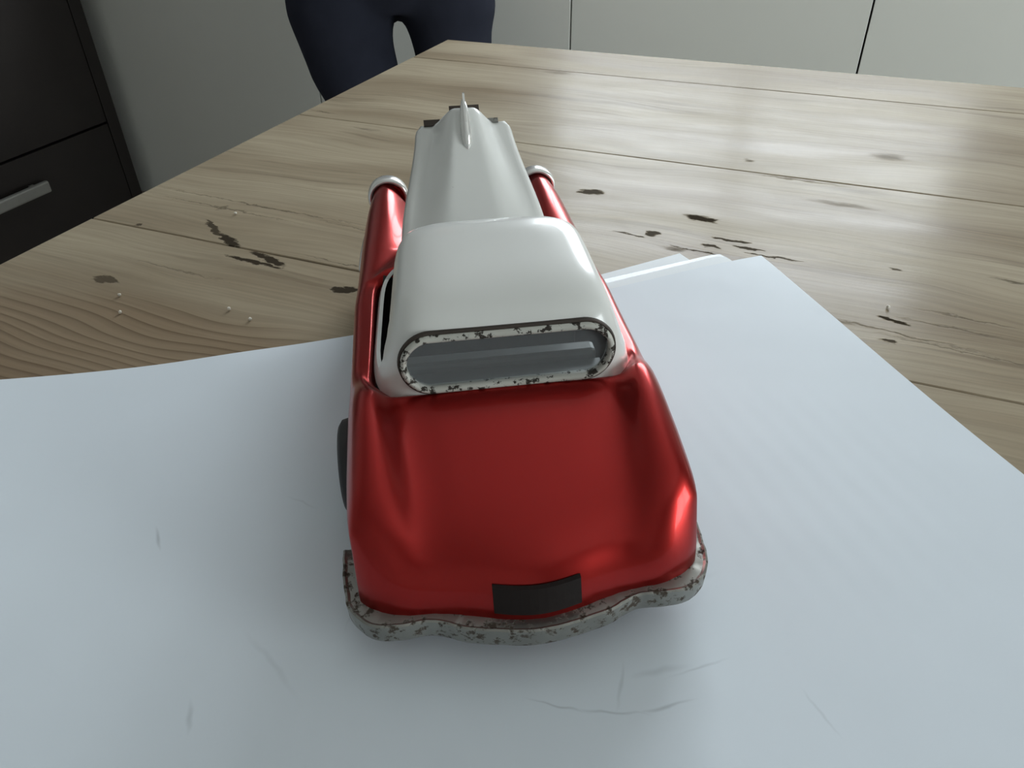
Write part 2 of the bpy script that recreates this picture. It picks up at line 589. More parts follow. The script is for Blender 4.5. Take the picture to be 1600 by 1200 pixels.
def make_paper():
    """drawing paper: object X runs along the far edge (from the free corner), object Y towards the viewer"""
    m, nt, b = new_mat('drawing_paper')
    L = nt.links.new
    tc = N(nt, 'ShaderNodeTexCoord')
    marks = [  # pencil strokes: x, y, half length, half width, angle, strength
        (.3805, .1335, .0075, .0006, 95, .55), (.3665, .223, .0075, .0009, 88, .40), (.245, .259, .012, .0005, 150, .5),
        (.228, .267, .014, .0005, 157, .5), (.209, .2715, .011, .0006, 175, .55), (.221, .259, .010, .0006, 60, .35),
        (.190, .262, .012, .0005, 180, .35), (.338, .211, .020, .0012, 115, .18),
        (.205, .2585, .012, .0012, 172, .30), (.32, .13, .010, .0005, 140, .2), (.16, .29, .010, .0005, 100, .25),
        (.306, .195, .012, .0006, 60, .2), (.172, .225, .012, .0016, 175, .15),
    ]
    wn = N(nt, 'ShaderNodeTexNoise')
    wn.inputs['Scale'].default_value = 60
    L(tc.outputs['Object'], wn.inputs['Vector'])
    ws = N(nt, 'ShaderNodeVectorMath', operation='SUBTRACT')
    ws.inputs[1].default_value = (.5, .5, .5)
    L(wn.outputs['Color'], ws.inputs[0])
    wk = N(nt, 'ShaderNodeVectorMath', operation='MULTIPLY')
    wk.inputs[1].default_value = (.006, .006, 0)
    L(ws.outputs[0], wk.inputs[0])
    wa = N(nt, 'ShaderNodeVectorMath', operation='ADD')
    L(tc.outputs['Object'], wa.inputs[0])
    L(wk.outputs[0], wa.inputs[1])
    acc = None
    for (x, y, hl, hw, ang, dk) in marks:
        mp = N(nt, 'ShaderNodeMapping', vector_type='TEXTURE')
        mp.inputs['Location'].default_value = (x, y, 0)
        mp.inputs['Rotation'].default_value = (0, 0, R(ang))
        mp.inputs['Scale'].default_value = (hl, hw * 1.4, 10)
        L(wa.outputs[0], mp.inputs['Vector'])
        ln = N(nt, 'ShaderNodeVectorMath', operation='LENGTH')
        L(mp.outputs[0], ln.inputs[0])
        mr = N(nt, 'ShaderNodeMapRange', interpolation_type='SMOOTHSTEP')
        mr.inputs['From Min'].default_value = 1.2
        mr.inputs['From Max'].default_value = 0.0
        mr.inputs['To Max'].default_value = dk * 0.65
        L(ln.outputs['Value'], mr.inputs['Value'])
        if acc is None:
            acc = mr.outputs[0]
        else:
            mxn = N(nt, 'ShaderNodeMath', operation='MAXIMUM')
            L(acc, mxn.inputs[0])
            L(mr.outputs[0], mxn.inputs[1])
            acc = mxn.outputs[0]
    # faint rows showing through from the sheet underneath
    wave = N(nt, 'ShaderNodeTexWave', wave_type='BANDS', bands_direction='X')
    wave.inputs['Scale'].default_value = 26
    wave.inputs['Distortion'].default_value = 0.6
    L(tc.outputs['Object'], wave.inputs['Vector'])
    sm = N(nt, 'ShaderNodeMapping', vector_type='TEXTURE')
    sm.inputs['Location'].default_value = (.10, .19, 0)
    sm.inputs['Scale'].default_value = (.09, .10, 10)
    L(tc.outputs['Object'], sm.inputs['Vector'])
    sl = N(nt, 'ShaderNodeVectorMath', operation='LENGTH')
    L(sm.outputs[0], sl.inputs[0])
    sr = N(nt, 'ShaderNodeMapRange', interpolation_type='SMOOTHSTEP')
    sr.inputs['From Min'].default_value = 1.0
    sr.inputs['From Max'].default_value = 0.3
    L(sl.outputs['Value'], sr.inputs['Value'])
    tn = N(nt, 'ShaderNodeTexNoise')
    tn.inputs['Scale'].default_value = 70
    L(tc.outputs['Object'], tn.inputs['Vector'])
    t1 = N(nt, 'ShaderNodeMath', operation='MULTIPLY')
    L(wave.outputs['Fac'], t1.inputs[0])
    L(tn.outputs['Fac'], t1.inputs[1])
    t2 = N(nt, 'ShaderNodeMath', operation='MULTIPLY')
    L(t1.outputs[0], t2.inputs[0])
    L(sr.outputs[0], t2.inputs[1])
    t3 = N(nt, 'ShaderNodeMath', operation='MULTIPLY')
    L(t2.outputs[0], t3.inputs[0])
    t3.inputs[1].default_value = 0.055
    fin = N(nt, 'ShaderNodeMath', operation='MAXIMUM')
    L(acc, fin.inputs[0])
    L(t3.outputs[0], fin.inputs[1])
    mx = N(nt, 'ShaderNodeMix', data_type='RGBA')
    mx.inputs['A'].default_value = (0.69, 0.755, 0.815, 1)
    mx.inputs['B'].default_value = (0.20, 0.23, 0.25, 1)
    L(fin.outputs[0], mx.inputs['Factor'])
    L(mx.outputs['Result'], b.inputs['Base Color'])
    b.inputs['Roughness'].default_value = 0.55
    b.inputs['Specular IOR Level'].default_value = 0.35
    n2 = N(nt, 'ShaderNodeTexNoise')
    n2.inputs['Scale'].default_value = 14
    n2.inputs['Detail'].default_value = 2
    L(tc.outputs['Object'], n2.inputs['Vector'])
    bp = N(nt, 'ShaderNodeBump')
    bp.inputs['Strength'].default_value = 0.25
    bp.inputs['Distance'].default_value = 0.004
    L(n2.outputs['Fac'], bp.inputs['Height'])
    L(bp.outputs['Normal'], b.inputs['Normal'])
    return m


M_PAPER = make_paper()
M_PAPER2 = plain('white_office_paper', (0.74, 0.79, 0.82), 0.6, var=0.02, scale=8)


def make_floor():
    m, nt, b = new_mat('grey_laminate')
    tc = N(nt, 'ShaderNodeTexCoord')
    br = N(nt, 'ShaderNodeTexBrick')
    br.inputs['Scale'].default_value = 2.0
    br.inputs['Color1'].default_value = (0.42, 0.37, 0.31, 1)
    br.inputs['Color2'].default_value = (0.48, 0.42, 0.36, 1)
    br.inputs['Mortar'].default_value = (0.08, 0.07, 0.06, 1)
    br.inputs['Mortar Size'].default_value = 0.004
    br.inputs['Brick Width'].default_value = 2.4
    br.inputs['Row Height'].default_value = 0.38
    nt.links.new(tc.outputs['Object'], br.inputs['Vector'])
    nt.links.new(br.outputs['Color'], b.inputs['Base Color'])
    b.inputs['Roughness'].default_value = 0.5
    return m


M_FLOOR = make_floor()

# ------------------------------------------------------------------ the room
X0, X1, Y0, Y1, Z0, Z1 = -2.32, 2.60, -2.2, 2.22, -0.75, 1.80
T = 0.12


def wall_with_windows(name, y0, y1, holes):
    """wall along X with rectangular holes ((x0, z0), (x1, z1)) of equal height, left to right"""
    bm = bmesh.new()
    zl, zh = holes[0][0][1], holes[0][1][1]
    xs = [X0 - T] + [v for h in holes for v in (h[0][0], h[1][0])] + [X1 + T]
    for i in range(0, len(xs), 2):
        add_box(bm, (xs[i], y0, zl), (xs[i + 1], y1, zh))
    add_box(bm, (X0 - T, y0, Z0), (X1 + T, y1, zl))
    add_box(bm, (X0 - T, y0, zh), (X1 + T, y1, Z1))
    return struct(bm_obj(name, bm, M_WALL))


struct(box('floor', (X0 - T, Y0 - T, Z0 - 0.1), (X1 + T, Y1 + T, Z0), M_FLOOR))
struct(box('ceiling', (X0 - T, Y0 - T, Z1), (X1 + T, Y1 + T, Z1 + 0.1), M_CEIL))
struct(box('wall_left', (X0 - T, Y0, Z0), (X0, Y1, Z1), M_WALL))
struct(box('wall_near', (X0 - T, Y0 - T, Z0), (X1 + T, Y0, Z1), M_WALL))
W1 = ((-0.85, 0.36), (0.35, 1.36))
wall_with_windows('wall_far', Y1, Y1 + T, (W1,))
D3 = ((-0.40, Z0 + 0.02), (0.80, 1.02))  # opening for the unseen door added to light the cabinet fronts
bm = bmesh.new()
add_box(bm, (X1, Y0, Z0), (X1 + T, D3[0][0], Z1))
add_box(bm, (X1, D3[1][0], Z0), (X1 + T, Y1, Z1))
add_box(bm, (X1, D3[0][0], D3[1][1]), (X1 + T, D3[1][0], Z1))
add_box(bm, (X1, D3[0][0], Z0), (X1 + T, D3[1][0], D3[0][1]))
struct(bm_obj('wall_right', bm, M_WALL))


def window(name, axis, h0, h1, c):
    """frame, mullion and panes filling a wall hole; c = coordinate of the wall's middle"""
    def bx(u0, u1, z0, z1, d):
        l, h = [0, 0, z0], [0, 0, z1]
        o = 1 - axis
        l[axis], h[axis] = u0, u1
        l[o], h[o] = c - d, c + d
        return l, h
    bm = bmesh.new()
    f = 0.045
    for u0, u1, z0, z1 in ((h0[0], h1[0], h0[1], h0[1] + f), (h0[0], h1[0], h1[1] - f, h1[1]),
                           (h0[0], h0[0] + f, h0[1] + f, h1[1] - f), (h1[0] - f, h1[0], h0[1] + f, h1[1] - f)):
        add_box(bm, *bx(u0, u1, z0, z1, 0.03))
    root = struct(bm_obj(name, bm, M_FRAMEWOOD))
    mid = (h0[0] + h1[0]) / 2
    box('mullion', *bx(mid - 0.02, mid + 0.02, h0[1] + f, h1[1] - f, 0.025), M_FRAMEWOOD, root)
    for u0, u1 in ((h0[0] + f, mid - 0.02), (mid + 0.02, h1[0] - f)):
        box('pane', *bx(u0, u1, h0[1] + f, h1[1] - f, 0.003), M_PANE, root)
    return root


window('window_1', 0, W1[0], W1[1], Y1 + 0.05)
window('added_glass_door', 1, D3[0], D3[1], X1 + 0.04)  # unseen glazed door, added as a way in for the cabinet fill light

# ------------------------------------------------------------------ kitchen base cabinets along the far wall
CF = 1.60           # plane of the cabinet fronts
edges = [-1.95, -1.191, -0.545, 0.014, 0.574, 1.134, 1.694]
cab_label = ['plain white base cabinet next to the dark chest of drawers',
             'white base cabinet behind the person in navy trousers',
             'white base cabinet front behind the middle of the wooden table',
             'white base cabinet right of the dark seam behind the table end',
             'white handleless base cabinet beside the right-hand run',
             'white handleless base cabinet at the end of the run']
for i in range(6):
    a, b = edges[i], edges[i + 1]
    xm = (a + b) / 2
    r = empty('base_cabinet', (xm, (CF + Y1) / 2, Z0))
    tag(r, cab_label[i], 'cabinet', 'white handleless base cabinets along the far wall')
    hw = (b - a) / 2
    d0, d1 = CF - (CF + Y1) / 2, (Y1 - CF) / 2 - 0.002
    box('carcass', (-hw + 0.0005, d0 + 0.020, 0.10), (hw - 0.0005, d1, 0.86), M_GAP, r)
    box('door', (-hw + 0.0017, d0, 0.102), (hw - 0.0017, d0 + 0.019, 0.858), M_CABINET, r, 0.0008)
    box('plinth', (-hw + 0.0005, d0 + 0.07, 0.0), (hw - 0.0005, d0 + 0.09, 0.10), M_CABINET, r)
wt = box('worktop', (-1.95, CF - 0.02, Z0 + 0.8605), (1.694, Y1 - 0.002, Z0 + 0.90), M_WORKTOP, None, 0.003)
tag(wt, 'grey stone worktop lying on the white base cabinets', 'worktop')

# ------------------------------------------------------------------ dark chest by the left wall
cr = empty('chest_of_drawers', (-2.065, 1.0985, Z0))
tag(cr, 'dark brown chest with a long pale metal bar handle beside the table', 'chest')
fx = 0.235   # front plane, local x
box('body', (-0.235, -0.4385, 0.03), (fx - 0.019, 0.4385, 1.10), M_WENGE, cr, 0.001)
box('side_panel', (fx - 0.019, 0.402, 0.03), (fx, 0.4385, 1.10), M_WENGE, cr, 0.0008)
box('side_panel', (fx - 0.019, -0.4385, 0.03), (fx, -0.402, 1.10), M_WENGE, cr, 0.0008)
for z0, z1, has in ((0.05, 0.345, True), (0.351, 0.72, False), (0.726, 1.09, False)):
    dn = 'drawer'
    d = box(dn, (fx - 0.019, -0.399, z0), (fx, 0.399, z1), M_WENGE, cr, 0.0012)
    hz = z1 - 0.075 if has else z1 - 0.05
    if has:
        bm = bmesh.new()
        add_box(bm, (fx + 0.020, -0.149, hz - 0.017), (fx + 0.034, 0.149, hz + 0.013), 0.005)
        for yy in (-0.12, 0.12):
            add_box(bm, (fx, yy - 0.006, hz - 0.006), (fx + 0.022, yy + 0.006, hz + 0.006))
        h = bm_obj('handle', bm, M_STEEL, d)
        h['label'] = 'pale brushed metal bar handle'
for yy in (-0.4, 0.4):
    for xx in (-0.2, 0.18):
        box('foot', (xx - 0.02, yy - 0.02, 0.0), (xx + 0.02, yy + 0.02, 0.03), M_WENGE, cr)

# ------------------------------------------------------------------ table of old pine planks
tr = empty('wooden_table', TBL)
tag(tr, 'old bleached pine plank table with gouges and cracks under the toy car', 'table')
TX0, TX1, TYF, TYN = -0.526, 1.62, 1.017, -0.25
cuts = [0.0, 0.101, 0.352, 0.628, 0.905, 1.267]
for i in range(5):
    ya, yb = TYF - cuts[i + 1], TYF - cuts[i]
    g = 0.0005
    # board with slightly wavering edges
    n = 60
    vs, fs = [], []
    rj = random.Random(i + 3)
    ph = [rj.uniform(0, 6.28) for _ in range(4)]

    def wob(x, k):
        return 0.0009 * math.sin(x * 9 + ph[k]) + 0.0005 * math.sin(x * 31 + ph[k + 1])
    for j in range(n + 1):
        x = TX0 + (TX1 - TX0) * j / n
        lo = ya + (g + wob(x, 0) * 0.5 if i < 4 else 0)
        hi = yb - (g - wob(x, 0) * 0.0 if i > 0 else 0)
        # next board's upper edge follows the same wobble so that the joint keeps its width
        c = 0.0007
        prof = [(lo, -0.035), (lo, -c), (lo + c, 0.0), (hi - c, 0.0), (hi, -c), (hi, -0.035)]
        for (y, z) in prof:
            vs.append((x - TBL[0], y - TBL[1], z - TBL[2]))
    for j in range(n):
        for k in range(6):
            l = (k + 1) % 6
            fs.append((j * 6 + k, j * 6 + l, (j + 1) * 6 + l, (j + 1) * 6 + k))
    fs.append(tuple(range(6)))
    fs.append(tuple(n * 6 + k for k in range(6)))
    mesh_obj('plank', vs, fs, make_wood(ya, yb), tr, smooth=False)
for x in (TX0 + 0.10, TX1 - 0.10):
    for y in (TYN + 0.10, TYF - 0.10):
        lx, ly = x - TBL[0], y - TBL[1]
        bm = bmesh.new()
        add_box(bm, (lx - 0.04, ly - 0.04, 0.0), (lx + 0.04, ly + 0.04, 0.7145), 0.004)
        bm_obj('leg', bm, M_WOOD, tr)
for y in (TYN + 0.10, TYF - 0.10):
    ly = y - TBL[1]
    box('apron', (TX0 + 0.14 - TBL[0], ly - 0.012, 0.61), (TX1 - 0.14 - TBL[0], ly + 0.012, 0.7145), M_WOOD, tr)
for x in (TX0 + 0.10, TX1 - 0.10):
    lx = x - TBL[0]
    box('apron', (lx - 0.012, TYN + 0.14 - TBL[1], 0.61), (lx + 0.012, TYF - 0.14 - TBL[1], 0.7145), M_WOOD, tr)

# ------------------------------------------------------------------ paper


def sheet(name, corner, ang, w, d, z, mat, nx=60, ny=40, zfun=None, round_r=0.0, th=0.0002):
    """sheet whose free far-right corner is `corner`; local +x runs along its far edge to the left, +y towards the viewer"""
    vs, fs = [], []
    for j in range(ny + 1):
        for i in range(nx + 1):
            x, y = w * i / nx, d * j / ny
            if round_r and x < round_r and y < round_r:
                # pull the grid corner onto a quarter circle
                vx, vy = x - round_r, y - round_r
                m = max(abs(vx), abs(vy))
                l = math.hypot(vx, vy)
                if l > 0:
                    x, y = round_r + vx * m / l, round_r + vy * m / l
            zz = zfun(x, y) if zfun else 0.0
            vs.append((x, y, zz))
    nn = len(vs)
    vs += [(x, y, zz - th) for x, y, zz in vs]
    for j in range(ny):
        for i in range(nx):
            a = j * (nx + 1) + i
            q = (a, a + 1, a + nx + 2, a + nx + 1)
            fs.append(q)
            fs.append(tuple(v + nn for v in reversed(q)))
    rim = [i for i in range(nx + 1)] + [(j + 1) * (nx + 1) - 1 for j in range(1, ny + 1)] + \
          [ny * (nx + 1) + i for i in range(nx - 1, -1, -1)] + [j * (nx + 1) for j in range(ny - 1, 0, -1)]
    for k in range(len(rim)):
        a, b = rim[k], rim[(k + 1) % len(rim)]
        fs.append((a, b, b + nn, a + nn))
    o = mesh_obj(name, vs, fs, mat, None, smooth=True)
    o.data.set_sharp_from_angle(angle=R(30))
    o.location = (corner[0], corner[1], z)
    # local x axis direction = ang; keep z up by mirroring y through the mesh (see below)
    o.rotation_euler = (0, 0, ang)
    return o


def sstep(t):
    t = max(0.0, min(1.0, t))
    return t * t * (3 - 2 * t)


def curl(x, y):
    z = 0.027 * sstep((x - 0.27) / 0.36) ** 1.3 * math.exp(-(y / 0.16) ** 2)
    z += 0.0012 * math.exp(-((x - 0.345) / 0.03) ** 2 - ((y - 0.01) / 0.02) ** 2)
    z += 0.0052 * (1 - sstep(x / 0.13)) * (1 - sstep(y / 0.20))
    z += 0.0006 * (1 + math.sin(x * 26 + y * 9)) * math.exp(-((y) / 0.03) ** 2)
    return z


a_dir = Vector((-0.7604, -0.6494))
ANG = math.atan2(a_dir.y, a_dir.x)
# local x = a_dir, local y = a_dir rotated +90 degrees = (0.642,-0.767): towards the viewer on the right
ps = sheet('drawing_paper', (-0.0276, 0.4947), ANG, 0.594, 0.420, 0.0018, M_PAPER, zfun=curl)
tag(ps, 'large white drawing sheet with faint pencil marks under the red toy car', 'paper')
p2 = sheet('paper_sheet', (-0.0530, 0.4995), R(226.6), 0.21, 0.148, 0.00125, M_PAPER2, 30, 20, round_r=0.006)
tag(p2, 'white sheet with a rounded corner peeking out just below the large drawing sheet', 'paper')
p3 = sheet('plastic_sleeve', (-0.0555, 0.5025), R(225.4), 0.216, 0.154, 0.00085, M_SLEEVE, 30, 20, round_r=0.005)
tag(p3, 'clear grey plastic sleeve edge between the stacked white sheets', 'plastic sleeve')
p4 = sheet('paper_sheet', (-0.0820, 0.4925), R(229.3), 0.21, 0.148, 0.00045, M_PAPER2, 30, 20)
tag(p4, 'bright white sheet lowest in the paper stack beside the toy car', 'paper')

# ------------------------------------------------------------------ crumbs
for i, (x, y) in enumerate(((-0.4105, 0.3023), (-0.3932, 0.2857), (-0.3306, 0.3141), (-0.3101, 0.309), (-0.4231, 0.4348), (0.0545, 0.4655))):
    bm = bmesh.new()
    bmesh.ops.create_icosphere(bm, subdivisions=2, radius=0.0011)
    rj = random.Random(i)
    for v in bm.verts:
        v.co *= rj.uniform(0.7, 1.25)
    zmin = min(v.co.z for v in bm.verts)
    for v in bm.verts:
        v.co.z -= zmin
    o = bm_obj('crumb', bm, M_CRUMB, None, True)
    o.location = (x, y, 0.0001)
    tag(o, {4: 'tiny pale crumb next to the branching dark gouge in the table',
            5: 'tiny pale crumb by the short gouge beside the paper stack'}.get(i, 'tiny pale crumb on the brown ridged corner of the table top'),
        'crumb', 'crumbs on the table')

# ------------------------------------------------------------------ the tin toy car (drawn in units of S; x right, y forward, z up)
CAR_ANG = R(7.3 + 23.34)
_a = R(23.34)
ox, oy = 0.026 * S, 0.70 * S
car = empty('toy_car', (ox * math.cos(_a) - oy * math.sin(_a), ox * math.sin(_a) + oy * math.cos(_a), 0.0021), CAR_ANG)
tag(car, 'red and white tin toy car with raised hood standing on white paper', 'toy car')


def U(vs):
    return [(x * S, y * S, z * S) for x, y, z in vs]


def lin(keys, s):
    if s <= keys[0][0]:
        return keys[0][1]
    for (a, va), (b, vb) in zip(keys, keys[1:]):
        if s <= b:
            return va + (vb - va) * (s - a) / (b - a)
    return keys[-1][1]


def smo(keys, s, w=0.024):
    w = max(0.0, min(w, (s + 0.044) * 0.5))
    return sum(lin(keys, s + w * k / 3) for k in range(-3, 4)) / 7


TAIL = -.044
K_zc = [(-.044, .060), (-.0425, .085), (-.036, .118), (-.022, .148), (.002, .174), (.05, .198), (.12, .219), (.2, .241), (.25, .253), (.29, .263)]
K_cr = [(-.044, .060), (-.0425, .080), (-.036, .118), (-.020, .155), (.008, .190), (.04, .215), (.09, .240), (.16, .262), (.24, .278), (.30, .279),
        (.335, .254), (.37, .240), (.5, .237), (.68, .240), (.80, .264), (.92, .286), (1.02, .298), (1.09, .300)]
K_tw = [(-.044, .250), (-.03, .251), (0, .253), (.06, .256), (.15, .259), (.3, .260), (.65, .259), (.85, .250), (1.0, .236), (1.09, .224)]
K_tc = [(-.044, .190), (0, .200), (.06, .208), (.2, .217), (.3, .222), (.38, .243), (.65, .243), (.78, .208), (.9, .187), (1.09, .181)]
K_tv = [(-.044, .13), (.02, .150), (.2, .168), (.29, .184), (.34, .226), (.68, .220), (.80, .150), (1.09, .136)]
K_ti = [(-.044, .09), (.05, .10), (.2, .115), (.29, .14), (.34, .212), (.68, .205), (.80, .138), (1.09, .126)]


def arch(s):
    z = 0.045
    for c, r in ((0.32, 0.098), (0.86, 0.098)):
        d = abs(s - c)
        if d < r:
            z = max(z, 0.075 + 0.95 * math.sqrt(r * r - d * d))
    return z


def tail_bow(t):
    return 0.033 * sstep(abs(t) / 0.16) + 0.036 * max(0.0, (abs(t) - 0.19) / 0.062) ** 2


def station(s):
    tw, tc, tv, ti = smo(K_tw, s), smo(K_tc, s), smo(K_tv, s), smo(K_ti, s)
    zcr = smo(K_cr, s)
    well = None
    if s < 0.292:
        zc = smo(K_zc, s)
        zi = zc - 0.004 * min(1, (s - TAIL) / .05)
        zv = min(zi - 0.006 * min(1, (s - TAIL) / .05), zcr)
    elif s < 0.69:
        well, zc, zi, zv = 0.11, 0.11, 0.240, 0.240
    elif s < 0.80:
        zc, zi, zv = 0.272, 0.262, 0.252
    elif s < 1.055:
        well, zc, zi, zv = 0.10, 0.10, 0.245, 0.250
    else:
        zc, zi, zv = 0.205, 0.205, 0.235
    # the deck between valley and crest
    zw = min(0.185 + 0.03 * sstep((s - .75) / .3), zcr - 0.012 * min(1, (s - TAIL) / .02))
    zb = min(arch(s), zw - 0.012)
    zb = min(zb, zcr - 0.004)
    if s < -0.038:
        zb = 0.050
        zw = min(zw, 0.5 * (zb + zcr))
    p = [(0.0, zc)]
    if well is None:
        d = zc - zi
        p += [(0.45 * ti, zc - 0.25 * d), (0.85 * ti, zc - 0.75 * d), (ti, zi)]
    else:
        p += [(0.45 * ti, well), (ti - 0.006, well), (ti, zi)]
    p.append((tv, zv))
    p.append((tv + (tc - tv) * 0.45, zv + (zcr - zv) * 0.62))
    p.append((tc, zcr))
    p.append((tc + (tw - tc) * 0.68, zcr - (zcr - zw) * 0.22))
    p.append((tw - 0.002, zcr - (zcr - zw) * 0.68))
    zl = zw
    p.append((tw, zl))
    p.append((tw - 0.003, zb + (zl - zb) * 0.45))
    p.append((tw - 0.012, zb))
    p.append((tw - 0.040, zb + 0.004))
    return p, well is not None


ss = [-.044, -.0432, -.042, -.039, -.034, -.026, -.016, -.006, .005, .02, .035, .05, .07, .09, .11, .13, .15, .17, .19]
ss += [.205 + .012 * k for k in range(7)] + [.290, .294]
ss += [.302 + .012 * k for k in range(12)] + [.46, .50, .54, .58, .62, .66, .688, .692, .71, .73, .745, .76, .772, .784, .797, .803]
ss += [.815 + .0125 * k for k in range(14)] + [.995, 1.02, 1.04, 1.053, 1.057, 1.07, 1.08, 1.09]
verts, faces, fm = [], [], []
NP = 13
wells = []
for s in ss:
    p, w = station(s)
    wells.append(w)
    row = [(-t, z) for t, z in reversed(p[1:])] + p
    tw = smo(K_tw, s)
    for t, z in row:
        bow = tail_bow(t) * (1 - sstep((s - TAIL) / .16))
        verts.append((t, s + bow, z))
NC = 2 * NP - 1
for i in range(len(ss) - 1):
    for k in range(NC - 1):
        a = i * NC + k
        faces.append((a, a + 1, a + NC + 1, a + NC))
        ctr = abs(k + 0.5 - (NC - 1) / 2)
        inner = ctr < 3
        fm.append(1 if (inner and (wells[i] or wells[i + 1]) and not (ctr > 2 and False)) else 0)
# close the tail and the nose with strips
faces.append(tuple(range(NC)))
fm.append(0)
faces.append(tuple((len(ss) - 1) * NC + k for k in range(NC)))
fm.append(0)
body = mesh_obj('body', U(verts), faces, M_RED, car, mats=[M_RED, M_DARK], fmat=fm)
subsurf(body, 2)
body['label'] = 'candy red metallic tin body with rounded rear fenders'

box('chassis_plate', tuple(v * S for v in (-.20, .02, .055)), tuple(v * S for v in (.20, 1.05, .062)), M_DARK, car)

# pale trim strip along each side
for sg in (-1, 1):
    vs, fs = [], []
    n = 50
    for i in range(n + 1):
        s = 0.82 + 0.23 * i / n
        tw = smo(K_tw, s)
        zz = 0.205 + 0.010 * math.sin(math.pi * i / n)
        t0, t1 = tw - 0.006, tw + 0.0004
        for t, z in ((t0, zz - .007), (t1, zz - .005), (t1, zz + .005), (t0, zz + .007)):
            vs.append((sg * t, s, z))
    for i in range(n):
        for k in range(4):
            l = (k + 1) % 4
            fs.append((i * 4 + k, i * 4 + l, i * 4 + 4 + l, i * 4 + 4 + k))
    fs.append((0, 1, 2, 3))
    fs.append(tuple(n * 4 + k for k in range(4)))
    mesh_obj('side_trim', U(vs), fs, M_BRIGHT, car)

# --- roof with pillars, cut for the windows
def outline(s0, s1, w, wf, e, n=72):
    """rounded box outline: rear s0, front s1, half width w at the rear and wf at the front"""
    pts = []
    sc, sh = (s0 + s1) / 2, (s1 - s0) / 2
    for k in range(n):
        th = 2 * math.pi * (k + 0.5) / n
        c, q = math.cos(th), math.sin(th)
        x = math.copysign(abs(c) ** (2 / e), c)
        y = math.copysign(abs(q) ** (2 / e), q)
        f = (y + 1) / 2
        pts.append((x * (w + (wf - w) * f), sc + y * sh))
    return pts


rings = [  # z, rear, front, half width rear, half width front, exponent, tilt
    (.236, .276, .770, .226, .206, 5, 0), (.260, .280, .735, .220, .200, 5, 0), (.286, .285, .695, .211, .192, 5, 0),
    (.312, .289, .655, .200, .182, 5.5, .02), (.336, .292, .620, .190, .172, 5.5, .06), (.354, .297, .596, .182, .165, 5.5, .09),
    (.369, .304, .580, .175, .160, 5.5, .13), (.381, .314, .568, .167, .153, 5.2, .155), (.391, .331, .552, .153, .142, 4.8, .165),
    (.398, .360, .528, .126, .118, 4.2, .16), (.4015, .392, .500, .085, .081, 3.5, .15), (.403, .420, .475, .04, .04, 3, .14)]
RX = 0.006
vs, fs = [], []
n = 72
for z, s0, s1, w, wf, e, tilt in rings:
    for x, y in outline(s0, s1, w, wf, e, n):
        vs.append((x + RX, y, z + (y - 0.33) * tilt - 0.006 * tilt / 0.24))
for i in range(len(rings) - 1):
    for k in range(n):
        l = (k + 1) % n
        fs.append((i * n + k, i * n + l, (i + 1) * n + l, (i + 1) * n + k))
fs.append(tuple((len(rings) - 1) * n + k for k in range(n)))
roof = mesh_obj('roof', U(vs), fs, M_WHITE, car)
roof['label'] = 'off-white tin roof with window pillars'
sol = roof.modifiers.new('solid', 'SOLIDIFY')
sol.thickness = 0.0016
sol.offset = -1
bake(roof)


def stadium(hw, z0, z1, n=14, r=None):
    """closed list of (x,z): rounded rectangle"""
    r = r if r else (z1 - z0) / 2
    pts = []
    for cx, cz, a0 in ((hw - r, z1 - r, 0), (-hw + r, z1 - r, 90), (-hw + r, z0 + r, 180), (hw - r, z0 + r, 270)):
        for k in range(n + 1):
            a = R(a0 + 90 * k / n)
            pts.append((cx + r * math.cos(a), cz + r * math.sin(a)))
    return pts


def prism(pts3a, pts3b, name='cutter'):
    m = len(pts3a)
    fs = [tuple(range(m)), tuple(range(2 * m - 1, m - 1, -1))]
    for k in range(m):
        l = (k + 1) % m
        fs.append((k, l, m + l, m + k))
    return mesh_obj(name, U(pts3a + pts3b), fs, M_DARK, None, smooth=False)


cuts_ = []
rp = stadium(0.162, .266, .348)
cuts_.append(prism([(x + RX, .20, z) for x, z in rp], [(x + RX, .40, z) for x, z in rp]))
wp = stadium(0.148, .288, .395, r=.03)
cuts_.append(prism([(x, .53, z) for x, z in wp], [(x, .90, z) for x, z in wp]))
# side windows: shape in (s, z)
side = [(.352, .266), (.66, .262), (.665, .280), (.61, .340), (.575, .366), (.55, .376), (.40, .352), (.37, .344), (.352, .325), (.343, .29)]
cuts_.append(prism([(-.3, s, z) for s, z in side], [(.3, s, z) for s, z in side]))
for c in cuts_:
    c.parent = car
    md = roof.modifiers.new('cut', 'BOOLEAN')
    md.operation = 'DIFFERENCE'
    md.solver = 'EXACT'
    md.object = c
bake(roof)
for c in cuts_:
    bpy.data.objects.remove(c, do_unlink=True)
for p in roof.data.polygons:
    p.use_smooth = True
roof.data.set_sharp_from_angle(angle=R(35))
roof.data.materials.clear()
roof.data.materials.append(M_WHITE)


# raised lip round the rear window
def rear_y(z):
    return .2885 + (z - .29) * 0.12 if z < .345 else .2951 + (z - .345) * .28


def ring_part(name, prof, mat, parent):
    """prof: list of (grow, depth) closed section swept round the rear window stadium"""
    vs, fs = [], []
    base_n = len(stadium(.1, 0, .1))
    for g, d in prof:
        pts = stadium(.164 + g, .264 - g, .350 + g)
        for x, z in pts:
            vs.append((x + RX, rear_y(z) + d + 0.11 * max(0, abs(x) - .135) ** 1.2, z))
    m = len(prof)
    for i in range(m):
        j = (i + 1) % m
        for k in range(base_n):
            l = (k + 1) % base_n
            fs.append((i * base_n + k, i * base_n + l, j * base_n + l, j * base_n + k))
    return mesh_obj(name, U(vs), fs, mat, parent)


